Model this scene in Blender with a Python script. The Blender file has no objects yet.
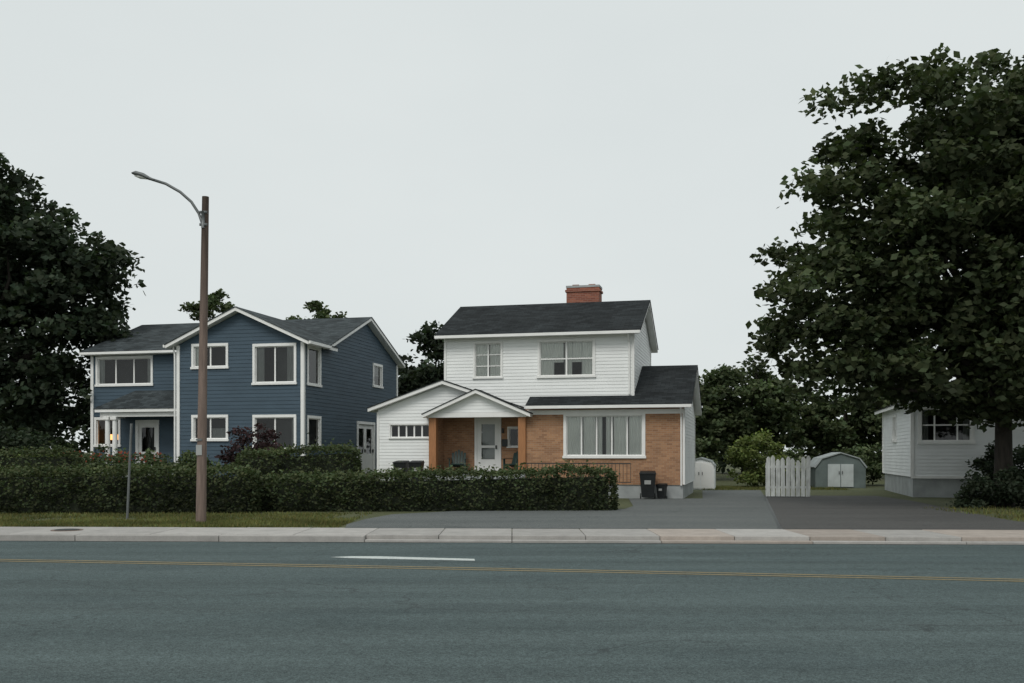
import bpy, math, random
import numpy as np
from mathutils import Vector, noise, Matrix
random.seed(7)
rng=np.random.default_rng(7)
scene=bpy.context.scene
COL=scene.collection
A=math.radians(-13.5)

# ------------------------------------------------------------------ materials
def newmat(name):
    m=bpy.data.materials.new(name); m.use_nodes=True
    nt=m.node_tree; b=nt.nodes['Principled BSDF']
    return m,nt,b
def N(nt,t,**kw):
    n=nt.nodes.new(t)
    for k,v in kw.items(): setattr(n,k,v)
    return n
def rgb(c): return (c[0],c[1],c[2],1)
def mixc(nt,fac,a,b,mode='MIX'):
    n=N(nt,'ShaderNodeMix',data_type='RGBA',blend_type=mode)
    for idx,v in ((0,fac),(6,a),(7,b)):
        if hasattr(v,'links'): nt.links.new(v,n.inputs[idx])
        elif idx==0: n.inputs[0].default_value=v
        else: n.inputs[idx].default_value=rgb(v)
    return n.outputs[2]
def ramp(nt,inp,p0,p1,c0=(0,0,0),c1=(1,1,1)):
    r=N(nt,'ShaderNodeValToRGB'); e=r.color_ramp.elements
    e[0].position=p0; e[1].position=p1; e[0].color=rgb(c0); e[1].color=rgb(c1)
    nt.links.new(inp,r.inputs[0]); return r.outputs[0]
def tex(nt,scale,detail=4,vec=None,rough=.55,sc=None):
    n=N(nt,'ShaderNodeTexNoise'); n.inputs['Scale'].default_value=scale
    n.inputs['Detail'].default_value=detail; n.inputs['Roughness'].default_value=rough
    if vec is None:
        tc=N(nt,'ShaderNodeTexCoord'); vec=tc.outputs['Object']
    if sc:
        mp=N(nt,'ShaderNodeMapping'); mp.inputs['Scale'].default_value=sc
        nt.links.new(vec,mp.inputs[0]); vec=mp.outputs[0]
    nt.links.new(vec,n.inputs['Vector'])
    return n.outputs[0]
def bump(nt,b,h,strength=.3,dist=.02):
    n=N(nt,'ShaderNodeBump'); n.inputs['Strength'].default_value=strength
    n.inputs['Distance'].default_value=dist
    nt.links.new(h,n.inputs['Height']); nt.links.new(n.outputs[0],b.inputs['Normal'])
def simple(name,c,rough=.6,var=.15,scale=3,metal=0,sc=None,bs=0,spec=.4):
    m,nt,b=newmat(name)
    t=tex(nt,scale,6,sc=sc)
    f=ramp(nt,t,.3,.7)
    lo=tuple(x*(1-var) for x in c); hi=tuple(min(1,x*(1+var)) for x in c)
    nt.links.new(mixc(nt,f,lo,hi),b.inputs['Base Color'])
    b.inputs['Roughness'].default_value=rough; b.inputs['Metallic'].default_value=metal
    b.inputs['Specular IOR Level'].default_value=spec
    if bs: bump(nt,b,tex(nt,scale*12,3),bs,.01)
    return m
M={}
M['white_siding']=simple('white_siding',(.82,.835,.825),.55,.06,.8,sc=(1,1,3))
M['old_siding']=simple('old_siding',(.80,.82,.82),.6,.06,.9,sc=(1,1,3))
M['blue_siding']=simple('blue_siding',(.056,.088,.117),.6,.12,.9,sc=(1,1,4),spec=.3)
M['trim']=simple('white_trim',(.82,.82,.80),.5,.05,2)
M['concrete']=simple('foundation_concrete',(.34,.36,.36),.9,.2,1.5,bs=.4)
M['room']=simple('room_interior',(.06,.065,.065),.9,.3,1)
M['curtain']=simple('curtain_fabric',(.80,.80,.76),.9,.05,2)
M['curtain_dark']=simple('curtain_grey',(.32,.33,.32),.9,.1,2)
M['wood_post']=simple('orange_stained_wood',(.36,.165,.07),.6,.15,4,sc=(6,6,.6))
M['bin']=simple('black_plastic',(.014,.016,.017),.5,.2,4,spec=.3)
M['pole']=simple('weathered_pole',(.175,.13,.108),.85,.28,3,sc=(5,5,.5),bs=.4)
M['galv']=simple('galvanised_steel',(.15,.16,.16),.5,.15,5,metal=.4)
M['iron']=simple('black_iron',(.03,.035,.035),.5,.2,5)
M['green_paint']=simple('dark_green_paint',(.015,.04,.035),.5,.2,5)
M['fence']=simple('fence_white_paint',(.56,.58,.56),.75,.28,3,sc=(2,2,.7))
M['shed']=simple('shed_panel',(.12,.15,.145),.6,.2,2)
M['shedrim']=simple('shed_rim',(.30,.33,.33),.6,.2,2)
M['sheddoor']=simple('shed_door',(.46,.50,.50),.6,.15,2)
M['bark']=simple('bark',(.040,.034,.028),.95,.4,3,sc=(3,3,.6),bs=.8)
M['flashing']=simple('metal_flashing',(.2,.2,.2),.5,.1,4)
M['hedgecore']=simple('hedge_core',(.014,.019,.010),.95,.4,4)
M['flower']=simple('red_flowers',(.36,.09,.05),.7,.4,8)

def shingles(name,base,swap=False):
    m,nt,b=newmat(name)
    tc=N(nt,'ShaderNodeTexCoord'); s=N(nt,'ShaderNodeSeparateXYZ'); c=N(nt,'ShaderNodeCombineXYZ')
    nt.links.new(tc.outputs['Object'],s.inputs[0])
    nt.links.new(s.outputs[1 if swap else 0],c.inputs[0]); nt.links.new(s.outputs[0 if swap else 1],c.inputs[1])
    br=N(nt,'ShaderNodeTexBrick'); br.inputs['Scale'].default_value=1
    br.inputs['Brick Width'].default_value=.33; br.inputs['Row Height'].default_value=.14
    br.inputs['Mortar Size'].default_value=.008; br.inputs['Mortar Smooth'].default_value=.3
    br.inputs['Color1'].default_value=rgb([x*.65 for x in base]); br.inputs['Color2'].default_value=rgb([x*1.4 for x in base])
    br.inputs['Mortar'].default_value=rgb([x*.4 for x in base])
    nt.links.new(c.outputs[0],br.inputs['Vector'])
    t=ramp(nt,tex(nt,.9,6),.3,.75,(.7,.7,.7),(1.3,1.3,1.3))
    g=ramp(nt,tex(nt,60,2),.2,.8,(.8,.8,.8),(1.2,1.2,1.2))
    nt.links.new(mixc(nt,1,mixc(nt,1,br.outputs[0],t,'MULTIPLY'),g,'MULTIPLY'),b.inputs['Base Color'])
    b.inputs['Roughness'].default_value=.95; b.inputs['Specular IOR Level'].default_value=.15
    bump(nt,b,br.outputs[1],-.4,.01)
    return m
M['roof']=shingles('asphalt_shingles',(.024,.028,.030))
M['roof_s']=shingles('asphalt_shingles_side',(.024,.028,.030),True)
M['roofb']=shingles('grey_shingles',(.050,.060,.064))
M['roofb_s']=shingles('grey_shingles_side',(.050,.060,.064),True)

def brick(name,c1,c2,mortar):
    m,nt,b=newmat(name)
    tc=N(nt,'ShaderNodeTexCoord'); s=N(nt,'ShaderNodeSeparateXYZ'); c=N(nt,'ShaderNodeCombineXYZ')
    nt.links.new(tc.outputs['Object'],s.inputs[0])
    ad=N(nt,'ShaderNodeMath',operation='ADD')
    nt.links.new(s.outputs[0],ad.inputs[0]); nt.links.new(s.outputs[1],ad.inputs[1])
    nt.links.new(ad.outputs[0],c.inputs[0]); nt.links.new(s.outputs[2],c.inputs[1])
    br=N(nt,'ShaderNodeTexBrick'); br.inputs['Scale'].default_value=1
    br.inputs['Brick Width'].default_value=.215; br.inputs['Row Height'].default_value=.075
    br.inputs['Mortar Size'].default_value=.006; br.inputs['Mortar Smooth'].default_value=.2
    br.inputs['Bias'].default_value=-.1
    br.inputs['Color1'].default_value=rgb(c1); br.inputs['Color2'].default_value=rgb(c2); br.inputs['Mortar'].default_value=rgb(mortar)
    nt.links.new(c.outputs[0],br.inputs['Vector'])
    t=ramp(nt,tex(nt,1.2,6),.3,.75,(.78,.78,.8),(1.12,1.1,1.08))
    nt.links.new(mixc(nt,1,br.outputs[0],t,'MULTIPLY'),b.inputs['Base Color'])
    b.inputs['Roughness'].default_value=.88
    bump(nt,b,br.outputs[1],-.5,.008)
    return m
M['brick']=brick('orange_brick',(.43,.235,.125),(.27,.135,.072),(.36,.28,.20))
M['redbrick']=brick('red_brick',(.34,.12,.07),(.21,.065,.04),(.30,.22,.18))

m,nt,b=newmat('window_glass'); nt.nodes.remove(b)
out=nt.nodes['Material Output']; tr=N(nt,'ShaderNodeBsdfTransparent'); gl=N(nt,'ShaderNodeBsdfGlossy')
tr.inputs[0].default_value=(.93,.96,.95,1); gl.inputs['Roughness'].default_value=.03
fr=N(nt,'ShaderNodeFresnel'); fr.inputs[0].default_value=1.6
mx=N(nt,'ShaderNodeMixShader'); nt.links.new(fr.outputs[0],mx.inputs[0]); nt.links.new(tr.outputs[0],mx.inputs[1]); nt.links.new(gl.outputs[0],mx.inputs[2])
nt.links.new(mx.outputs[0],out.inputs[0]); M['glass']=m
m,nt,b=newmat('lamp_glow'); b.inputs['Base Color'].default_value=(.8,.5,.25,1)
b.inputs['Emission Color'].default_value=(1,.45,.15,1); b.inputs['Emission Strength'].default_value=2.2; M['glow']=m

def leafmat(name,base,trans=.22):
    m,nt,b=newmat(name)
    at=N(nt,'ShaderNodeAttribute'); at.attribute_name='tint'
    col=mixc(nt,1,base,at.outputs['Color'],'MULTIPLY')
    nt.links.new(col,b.inputs['Base Color']); b.inputs['Roughness'].default_value=.65
    b.inputs['Specular IOR Level'].default_value=.14
    t=N(nt,'ShaderNodeBsdfTranslucent'); nt.links.new(mixc(nt,1,col,(1.1,1.3,.6),'MULTIPLY'),t.inputs[0])
    mx=N(nt,'ShaderNodeMixShader'); mx.inputs[0].default_value=trans
    nt.links.new(b.outputs[0],mx.inputs[1]); nt.links.new(t.outputs[0],mx.inputs[2])
    nt.links.new(mx.outputs[0],nt.nodes['Material Output'].inputs[0])
    return m
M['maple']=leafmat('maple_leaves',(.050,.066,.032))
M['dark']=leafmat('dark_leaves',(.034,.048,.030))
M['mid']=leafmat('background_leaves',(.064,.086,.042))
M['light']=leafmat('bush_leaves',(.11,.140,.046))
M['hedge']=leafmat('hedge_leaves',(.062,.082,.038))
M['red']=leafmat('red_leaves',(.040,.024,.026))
M['blade']=leafmat('grass_blades',(.145,.158,.056),.2)

# ------------------------------------------------------------------ mesh helpers
class MB:
    def __init__(s): s.v=[];s.f=[];s.m=[];s.mats=[]
    def mi(s,k):
        if k not in s.mats: s.mats.append(k)
        return s.mats.index(k)
    def poly(s,pts,k):
        n=len(s.v); s.v+= [tuple(p) for p in pts]; s.f.append(tuple(range(n,n+len(pts)))); s.m.append(s.mi(k))
    def hexa(s,b,t,k):
        n=len(s.v); s.v+=[tuple(p) for p in b]+[tuple(p) for p in t]; c=len(b)
        s.f.append(tuple(range(n+c-1,n-1,-1))); s.f.append(tuple(range(n+c,n+2*c)))
        for i in range(c):
            j=(i+1)%c; s.f.append((n+i,n+j,n+c+j,n+c+i))
        s.m+= [s.mi(k)]*(c+2)
    def box(s,x0,x1,y0,y1,z0,z1,k):
        s.hexa([(x0,y0,z0),(x1,y0,z0),(x1,y1,z0),(x0,y1,z0)],[(x0,y0,z1),(x1,y0,z1),(x1,y1,z1),(x0,y1,z1)],k)
    def pbox(s,P,u0,u1,z0,z1,o0,o1,k):
        s.hexa([P(u0,z0,o0),P(u1,z0,o0),P(u1,z0,o1),P(u0,z0,o1)],[P(u0,z1,o0),P(u1,z1,o0),P(u1,z1,o1),P(u0,z1,o1)],k)
    def tube(s,pts,rad,k,n=8,flat=1,cap=True):
        pts=[Vector(p) for p in pts]; rings=[]
        for i,p in enumerate(pts):
            d=(pts[min(i+1,len(pts)-1)]-pts[max(i-1,0)]).normalized()
            up=Vector((0,0,1)) if abs(d.z)<.9 else Vector((0,1,0))
            a=d.cross(up).normalized(); b2=a.cross(d).normalized()
            base=len(s.v)
            for j in range(n):
                t=2*math.pi*j/n
                q=p+a*math.cos(t)*rad[i]+b2*math.sin(t)*rad[i]*flat
                s.v.append(tuple(q))
            rings.append(base)
        for i in range(len(rings)-1):
            for j in range(n):
                jj=(j+1)%n
                s.f.append((rings[i]+j,rings[i]+jj,rings[i+1]+jj,rings[i+1]+j)); s.m.append(s.mi(k))
        if cap:
            s.f.append(tuple(rings[0]+j for j in range(n))); s.m.append(s.mi(k))
            s.f.append(tuple(rings[-1]+j for j in range(n-1,-1,-1))); s.m.append(s.mi(k))
    def obj(s,name,parent=None,smooth=False,bevel=0):
        me=bpy.data.meshes.new(name); me.from_pydata(s.v,[],s.f)
        for k in s.mats: me.materials.append(M[k])
        me.polygons.foreach_set('material_index',s.m)
        if smooth: me.polygons.foreach_set('use_smooth',[True]*len(s.f))
        me.update(); o=bpy.data.objects.new(name,me); COL.objects.link(o)
        if parent: o.parent=parent
        if bevel:
            md=o.modifiers.new('bevel','BEVEL'); md.width=bevel; md.segments=2; md.limit_method='ANGLE'
        return o
def empty(name,loc=(0,0,0),rz=0):
    e=bpy.data.objects.new(name,None); e.location=loc; e.rotation_euler=(0,0,rz); e.empty_display_size=.5
    COL.objects.link(e); return e

def PF(v0): return lambda u,z,o: (u,v0-o,z)
def PR(u0): return lambda v,z,o: (u0+o,v,z)
def PL(u0): return lambda v,z,o: (u0-o,v,z)
def PB(v0): return lambda u,z,o: (u,v0+o,z)

def wall(mb,P,u0,u1,z0,z1,k,ops=(),lim=None,course=None,lap=.015,extra=()):
    zs={z0,z1}
    for o in ops: zs|={o[2],o[3]}
    zs|=set(extra)
    if course:
        z=z0
        while z<z1: zs.add(z); z+=course
    zs=sorted(z for z in zs if z0<=z<=z1)
    zz=[zs[0]]
    for z in zs[1:]:
        if z-zz[-1]>1e-4: zz.append(z)
    L=lim if lim else (lambda z:(u0,u1))
    def off(z,lower):
        if not course: return 0
        f=((z-z0)/course)%1
        if f>.999: f=0
        if not lower and f<.001: f=1
        return lap*(1-f)
    for a,b in zip(zz[:-1],zz[1:]):
        la,ra=L(a); lb,rb=L(b)
        if ra-la<.01 and rb-lb<.01: continue
        cuts=sorted([(o[0],o[1]) for o in ops if o[2]<=a+1e-4 and o[3]>=b-1e-4])
        oa,ob=off(a,True),off(b,False)
        cur=(la,lb)
        def emit(s0,s1):
            mb.poly([P(s0[0],a,oa),P(s1[0],a,oa),P(s1[1],b,ob),P(s0[1],b,ob)],k)
            if course and oa>lap*.99: mb.poly([P(s0[0],a,0),P(s1[0],a,0),P(s1[0],a,oa),P(s0[0],a,oa)],k)
        for c in cuts:
            if c[0]>cur[0]+.001: emit(cur,(c[0],c[0]))
            cur=(c[1],c[1])
        if ra>cur[0]+.001 or rb>cur[1]+.001: emit(cur,(ra,rb))

def window(root,P,u0,u1,z0,z1,cols=1,rows=1,curt=(),trim=.09,ck='curtain',hung=False,colw=None,name='window',glow=False,trimk='trim'):
    mb=MB(); T=trim
    mb.pbox(P,u0-T,u1+T,z1,z1+T*1.1,-.03,.05,trimk)
    mb.pbox(P,u0-T-.03,u1+T+.03,z0-T*.9,z0,-.03,.075,trimk)
    mb.pbox(P,u0-T,u0,z0,z1,-.03,.045,trimk); mb.pbox(P,u1,u1+T,z0,z1,-.03,.045,trimk)
    for (a,b,c,d) in ((u0-.01,u0+.035,z0,z1),(u1-.035,u1+.01,z0,z1),(u0+.035,u1-.035,z0-.005,z0+.04),(u0+.035,u1-.035,z1-.035,z1+.005)):
        mb.pbox(P,a,b,c,d,-.11,-.032,'trim')
    W=u1-u0
    xs=[u0+W*i/cols for i in range(1,cols)] if colw is None else [u0+W*c for c in colw]
    for x in xs: mb.pbox(P,x-.03,x+.03,z0+.04,z1-.035,-.07,-.035,'trim')
    for j in range(1,rows):
        z=z0+(z1-z0)*j/rows
        mb.pbox(P,u0+.035,u1-.035,z-.016,z+.016,-.065,-.045,'trim')
    if hung: mb.pbox(P,u0+.035,u1-.035,(z0+z1)/2-.025,(z0+z1)/2+.025,-.068,-.04,'trim')
    mb.poly([P(u0,z0,-.05),P(u1,z0,-.05),P(u1,z1,-.05),P(u0,z1,-.05)],'glass')
    d=-1.3; q=.03
    a0,a1,b0,b1=u0-q,u1+q,z0-q,z1+q
    mb.poly([P(a0,b0,d),P(a1,b0,d),P(a1,b1,d),P(a0,b1,d)],'room')
    mb.poly([P(a0,b0,d),P(a1,b0,d),P(a1,b0,-.1),P(a0,b0,-.1)],'room')
    mb.poly([P(a0,b1,d),P(a1,b1,d),P(a1,b1,-.1),P(a0,b1,-.1)],'room')
    mb.poly([P(a0,b0,d),P(a0,b1,d),P(a0,b1,-.1),P(a0,b0,-.1)],'room')
    mb.poly([P(a1,b0,d),P(a1,b1,d),P(a1,b1,-.1),P(a1,b0,-.1)],'room')
    for c in curt:
        f0,f1,g0,g1=c if len(c)==4 else (c[0],c[1],0,1)
        n=max(4,int((f1-f0)*W/.05)); pr=None
        for i in range(n+1):
            u=u0+W*(f0+(f1-f0)*i/n); o=-.115+(.014 if i%2 else -.014)+random.uniform(-.005,.005)
            cu=(P(u,z0+(z1-z0)*g0,o),P(u,z0+(z1-z0)*g1,o))
            if pr: mb.poly([pr[0],cu[0],cu[1],pr[1]],ck)
            pr=cu
    if glow:
        for uu in (u0+W*.3,u0+W*.72):
            c=P(uu,z0+.35,-.5); mb.tube([(c[0],c[1],c[2]-.12),(c[0],c[1],c[2]+.12)],[.13,.08],'glow',10)
            mb.tube([(c[0],c[1],c[2]-.35),(c[0],c[1],c[2]-.12)],[.03,.03],'room',6)
    return mb.obj(name,root)

def slab(mb,p,kt,kf='trim',th=.17,grow=.03):
    b=[(q[0],q[1],q[2]-th) for q in p]; t=[(q[0],q[1],q[2]-.032) for q in p]
    mb.hexa(b,t,kf)
    b=[];t=[]
    e1=Vector(p[1])-Vector(p[0]); e2=Vector(p[3])-Vector(p[0]); e1n=e1.normalized()*grow; e2n=e2.normalized()*grow
    sg=[(-1,-1),(1,-1),(1,1),(-1,1)]
    for q,(i,j) in zip(p,sg):
        w=Vector(q)+e1n*i+e2n*j*(1 if j<0 else 0); b.append(tuple(w+Vector((0,0,-.03)))); t.append(tuple(w))
    mb.hexa(b,t,kt)

# ------------------------------------------------------------------ ground
def S(t): t=max(0,min(1,t)); return t*t*(3-2*t)
def H(x,y):
    t=y+.044*x
    if t<1.6: return 0
    if t<=20.7: return -.25
    if t<21.6: return -.25+.25*(t-20.7)/.9
    h=.62*S((y-29.5)/6)*S((2.5-x)/5)
    if y>52: h+= .02*(min(y,120)-52)
    return h
xs=[-400,-200,-120,-80,-60,-50]+[i for i in range(-40,41)]+[50,60,80,120,200,400]
ts=[-300,-100,-30,-5,1.55,1.65,8,15,20.65,21.65]+[22.5+i for i in range(0,50)]+[75,80,90,120,200,500]
gv=[(x,t-.044*x,H(x,t-.044*x)) for t in ts for x in xs]
nx=len(xs); gf=[(j*nx+i,j*nx+i+1,(j+1)*nx+i+1,(j+1)*nx+i) for j in range(len(ts)-1) for i in range(nx-1)]
m,nt,b=newmat('grass_ground')
t1=ramp(nt,tex(nt,.35,6),.35,.65); t2=ramp(nt,tex(nt,9,8,rough=.7),.3,.7)
c=mixc(nt,t1,(.070,.086,.032),(.115,.122,.048)); c=mixc(nt,t2,c,(.045,.052,.022))
nt.links.new(c,b.inputs['Base Color']); b.inputs['Roughness'].default_value=.95; bump(nt,b,tex(nt,25,6),.8,.04)
M['ground']=m
me=bpy.data.meshes.new('ground'); me.from_pydata(gv,[],gf); me.materials.append(m); me.polygons.foreach_set('use_smooth',[True]*len(gf))
o=bpy.data.objects.new('ground',me); COL.objects.link(o)

def sheet(name,pts,z,mat):
    me=bpy.data.meshes.new(name); me.from_pydata([(p[0],p[1],z) for p in pts],[],[tuple(range(len(pts)))])
    me.materials.append(mat); o=bpy.data.objects.new(name,me); COL.objects.link(o); return o
def asphalt(name,a,bb,crack=True,cs=.35,road=False):
    m,nt,b=newmat(name)
    tc=N(nt,'ShaderNodeTexCoord')
    fine=ramp(nt,tex(nt,55,3,rough=.9),.36,.64,(.45,.45,.45),(1.65,1.65,1.65))
    mid=ramp(nt,tex(nt,11,8,rough=.85),.36,.64,(.78,.78,.78),(1.22,1.22,1.22))
    big=ramp(nt,tex(nt,.5,5,sc=(.25,1.6,1)),.3,.7)
    c=mixc(nt,big,a,bb); c=mixc(nt,1,c,fine,'MULTIPLY'); c=mixc(nt,1,c,mid,'MULTIPLY')
    if road:
        st=ramp(nt,tex(nt,1.1,5,sc=(.05,1.3,1)),.35,.65,(.86,.86,.86),(1.12,1.12,1.12)); c=mixc(nt,1,c,st,'MULTIPLY')
        pt=ramp(nt,tex(nt,.22,3,sc=(.6,1.5,1)),.55,.60,(1,1,1),(.88,.89,.9)); c=mixc(nt,1,c,pt,'MULTIPLY')
        sp=ramp(nt,tex(nt,2.3,4),.66,.74,(1,1,1),(.7,.7,.7)); c=mixc(nt,1,c,sp,'MULTIPLY')
    if crack:
        w=N(nt,'ShaderNodeTexNoise'); w.inputs['Scale'].default_value=1.3; w.inputs['Detail'].default_value=6
        nt.links.new(tc.outputs['Object'],w.inputs['Vector'])
        ad=N(nt,'ShaderNodeVectorMath',operation='ADD'); nt.links.new(tc.outputs['Object'],ad.inputs[0])
        sc=N(nt,'ShaderNodeVectorMath',operation='SCALE'); nt.links.new(w.outputs[1],sc.inputs[0]); sc.inputs['Scale'].default_value=1.2
        nt.links.new(sc.outputs[0],ad.inputs[1])
        v=N(nt,'ShaderNodeTexVoronoi',feature='DISTANCE_TO_EDGE'); v.inputs['Scale'].default_value=cs
        nt.links.new(ad.outputs[0],v.inputs['Vector'])
        cr=ramp(nt,v.outputs[0],.002,.009,(1,1,1),(0,0,0))
        msk=ramp(nt,tex(nt,.3,3),.43,.58)
        mm=N(nt,'ShaderNodeMath',operation='MULTIPLY'); nt.links.new(cr,mm.inputs[0]); nt.links.new(msk,mm.inputs[1])
        m2=N(nt,'ShaderNodeMath',operation='MULTIPLY'); nt.links.new(mm.outputs[0],m2.inputs[0]); m2.inputs[1].default_value=.6
        c=mixc(nt,m2.outputs[0],c,(.03,.034,.035))
    nt.links.new(c,b.inputs['Base Color']); b.inputs['Roughness'].default_value=.9; b.inputs['Specular IOR Level'].default_value=.2
    bump(nt,b,tex(nt,90,3),.5,.006)
    return m
M['road']=asphalt('road_asphalt',(.060,.082,.083),(.078,.103,.103),road=True)
M['drive']=asphalt('driveway_asphalt',(.092,.102,.101),(.124,.133,.130),True,.5)
M['drive2']=asphalt('old_driveway_asphalt',(.066,.066,.064),(.090,.089,.086),True,.7)
def tl(t,x): return t-.044*x
X0,X1=-180,180
sheet('road',[(X0,tl(3,X0)),(X1,tl(3,X1)),(X1,tl(20.1,X1)),(X0,tl(20.1,X0))],-.12,M['road'])
m,nt,b=newmat('sidewalk_concrete')
oi=N(nt,'ShaderNodeAttribute'); oi.attribute_name='tint'
t1=ramp(nt,tex(nt,2.2,7,rough=.7),.3,.7,(.76,.76,.76),(1.1,1.1,1.1)); t3=ramp(nt,tex(nt,60,3),.3,.7,(.9,.9,.9),(1.08,1.08,1.08))
c=mixc(nt,1,oi.outputs['Color'],t1,'MULTIPLY'); c=mixc(nt,1,c,t3,'MULTIPLY')
nt.links.new(c,b.inputs['Base Color']); b.inputs['Roughness'].default_value=.92; bump(nt,b,tex(nt,50,4),.3,.006); M['slab']=m
def slabs(name,t0,t1,w,base,zt,zb=-.3,gap=.012,far=60,drop=None):
    V=[];F=[];C=[]
    x=-far
    while x<far:
        xa,xb=x+gap/2,x+w-gap/2
        z=zt+random.uniform(-.003,.003)
        if drop and drop[0]<x<drop[1]: z-=.075
        n=len(V)
        for zz in (zb,z):
            V+= [(xa,tl(t0,xa),zz),(xb,tl(t0,xb),zz),(xb,tl(t1,xb),zz),(xa,tl(t1,xa),zz)]
        F+=[(n+4,n+5,n+6,n+7),(n,n+1,n+5,n+4),(n+1,n+2,n+6,n+5),(n+2,n+3,n+7,n+6),(n+3,n,n+4,n+7)]
        k=random.uniform(.86,1.1); cc=[base[i]*k for i in range(3)]
        if x>2 and random.random()<.5: cc=[cc[0]*.95,cc[1]*.86,cc[2]*.80]
        C+= [cc+[1]]*8; x+=w
    me=bpy.data.meshes.new(name); me.from_pydata(V,[],F); me.materials.append(M['slab'])
    at=me.color_attributes.new('tint','FLOAT_COLOR','POINT'); at.data.foreach_set('color',np.array(C,dtype=np.float32).ravel())
    o=bpy.data.objects.new(name,me); COL.objects.link(o)
    md=o.modifiers.new('bevel','BEVEL'); md.width=.012; md.segments=2; md.limit_method='ANGLE'
    return o
slabs('kerb',20.1,20.3,3.0,(.38,.365,.345),.006,drop=(-3.5,14))
slabs('sidewalk',20.31,22.3,1.5,(.385,.37,.35),.012)
slabs('kerb',2.8,3.0,3.0,(.38,.37,.35),.006); slabs('sidewalk',.9,2.79,1.5,(.38,.37,.35),.012)
M['dirt']=simple('gutter_dirt',(.060,.066,.062),.95,.35,5)
mb=MB(); x=-50
while x<50:
    a=.10+.07*noise.noise(Vector((x*.7,0,0))); b2=.10+.07*noise.noise(Vector(((x+.5)*.7,0,0)))
    mb.poly([(x,tl(20.098-a,x),-.116),(x+.5,tl(20.098-b2,x+.5),-.116),(x+.5,tl(20.098,x+.5),-.116),(x,tl(20.098,x),-.116)],'dirt'); x+=.5
mb.obj('gutter')

dz=.016
sheet('driveway',[(-3.75,22.36),(-3.9,23.5),(-3.75,25.5),(-3.3,27.6),(-1.5,29.3),(3.4,30.2),(3.9,32),(4.4,37.6),(7.2,37.6),(8.9,46.5),(11.6,46.5),(9.93,39.1),(5.91,22.02)],dz,M['drive'])
sheet('driveway',[(5.97,22.02),(9.99,39.1),(10.2,40.5),(14.6,40),(14.4,36),(13.3,30),(12.5,25),(12.4,21.74)],dz,M['drive2'])
sheet('driveway_seam',[(5.90,22.02),(5.97,22.02),(9.99,39.1),(9.92,39.1)],dz+.004,M['iron'])
def paint(name,colr,under,wear=(.38,.56)):
    m,nt,b=newmat(name)
    f=ramp(nt,tex(nt,14,8,rough=.8),wear[0],wear[1]); g=ramp(nt,tex(nt,75,3,rough=.8),.33,.67,(.75,.75,.75),(1.2,1.2,1.2))
    nt.links.new(mixc(nt,1,mixc(nt,f,under,colr),g,'MULTIPLY'),b.inputs['Base Color']); b.inputs['Roughness'].default_value=.8
    return m
M['yellow']=paint('yellow_road_paint',(.26,.20,.085),(.10,.105,.085),(.30,.62))
M['whitep']=paint('white_road_paint',(.54,.58,.56),(.16,.2,.2),(.28,.50))
def yl(x): return 15.2-.172*x-.0016*x*x
mb=MB()
for off in (0,.24):
    px=-60
    while px<40:
        q=px+1
        mb.poly([(px,yl(px)+off,-.115),(q,yl(q)+off,-.115),(q,yl(q)+off+.11,-.115),(px,yl(px)+off+.11,-.115)],'yellow')
        px=q
mb.obj('road_centre_line')
mb=MB()
mb.poly([(-3.15,17.25),(-2.8,17.08),(-1.6,16.84),(-.62,16.66),(-.64,16.95),(-1.3,17.12),(-2.3,17.38),(-2.8,17.40)],'whitep')
for v in range(len(mb.v)): mb.v[v]=(mb.v[v][0],mb.v[v][1],-.115)
mb.obj('road_marking')
mb=MB(); mb.tube([(-9.7,21.7,.0),(-9.7,21.7,.024)],[.33,.33],'pole',20); mb.tube([(-9.7,21.7,.0),(-9.7,21.7,.032)],[.26,.26],'iron',20); mb.obj('manhole_cover')

# ------------------------------------------------------------------ WHITE / BRICK HOUSE
WH=empty('brick_house',(6.48,37.5,0),A)
C=.13
mb=MB()
mb.box(-6.1,-.04,.04,6.9,-.4,.52,'concrete'); mb.box(-12.3,-9.97,.24,6.9,-.2,.86,'concrete')
mb.box(-9.95,-6.12,-.1,1.55,-.2,.95,'concrete')
for i in range(3): mb.box(-8.9,-7.2,-.1-.3*(3-i),-.1-.3*(2-i)-.002,-.2,.95-.2*(3-i)+.02,'concrete')
mb.obj('foundation',WH)
pw=(-4.50,-1.56,1.63,3.16)
mb=MB()
wall(mb,PF(0),-6.14,0,.52,3.44,'brick',[pw])
wall(mb,PL(-6.14),0,1.5,.52,3.44,'brick')
door=(-8.50,-7.57,.98,3.12); sw=(-7.15,-6.75,2.0,2.75)
wall(mb,PF(1.5),-9.95,-6.14,.9,3.44,'brick',[door,sw])
wall(mb,PR(-9.93),.2,1.5,.9,3.44,'brick')
mb.obj('brick_walls',WH)
mb=MB()
ws=.451
wall(mb,PR(0),0,7,.52,5.1,'white_siding',lim=lambda z:(0,7) if z<=3.42 else (min(3.5,(z-3.42)/ws),max(3.5,7-(z-3.42)/ws)),course=C,extra=(3.42,))
wall(mb,PB(7),-9.5,0,.5,3.42,'white_siding',course=C)
uw=[(-8.28,-7.21,4.76,6.1),(-5.63,-3.52,4.76,6.1)]
us=.438
wall(mb,PF(.4),-9.53,-1.95,3.35,6.42,'white_siding',uw,course=C)
wall(mb,PB(7.0),-9.53,-1.95,3.35,6.42,'white_siding',course=C)
lm=lambda z:(.4,7.0) if z<=6.42 else (min(3.7,.4+(z-6.42)/us),max(3.7,7.0-(z-6.42)/us))
wall(mb,PR(-1.95),.4,7.0,3.35,7.87,'white_siding',lim=lm,course=C,extra=(6.42,))
wall(mb,PL(-9.53),.4,7.0,3.35,7.87,'white_siding',lim=lm,course=C,extra=(6.42,))
gw=(-11.78,-10.12,2.36,2.88)
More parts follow.
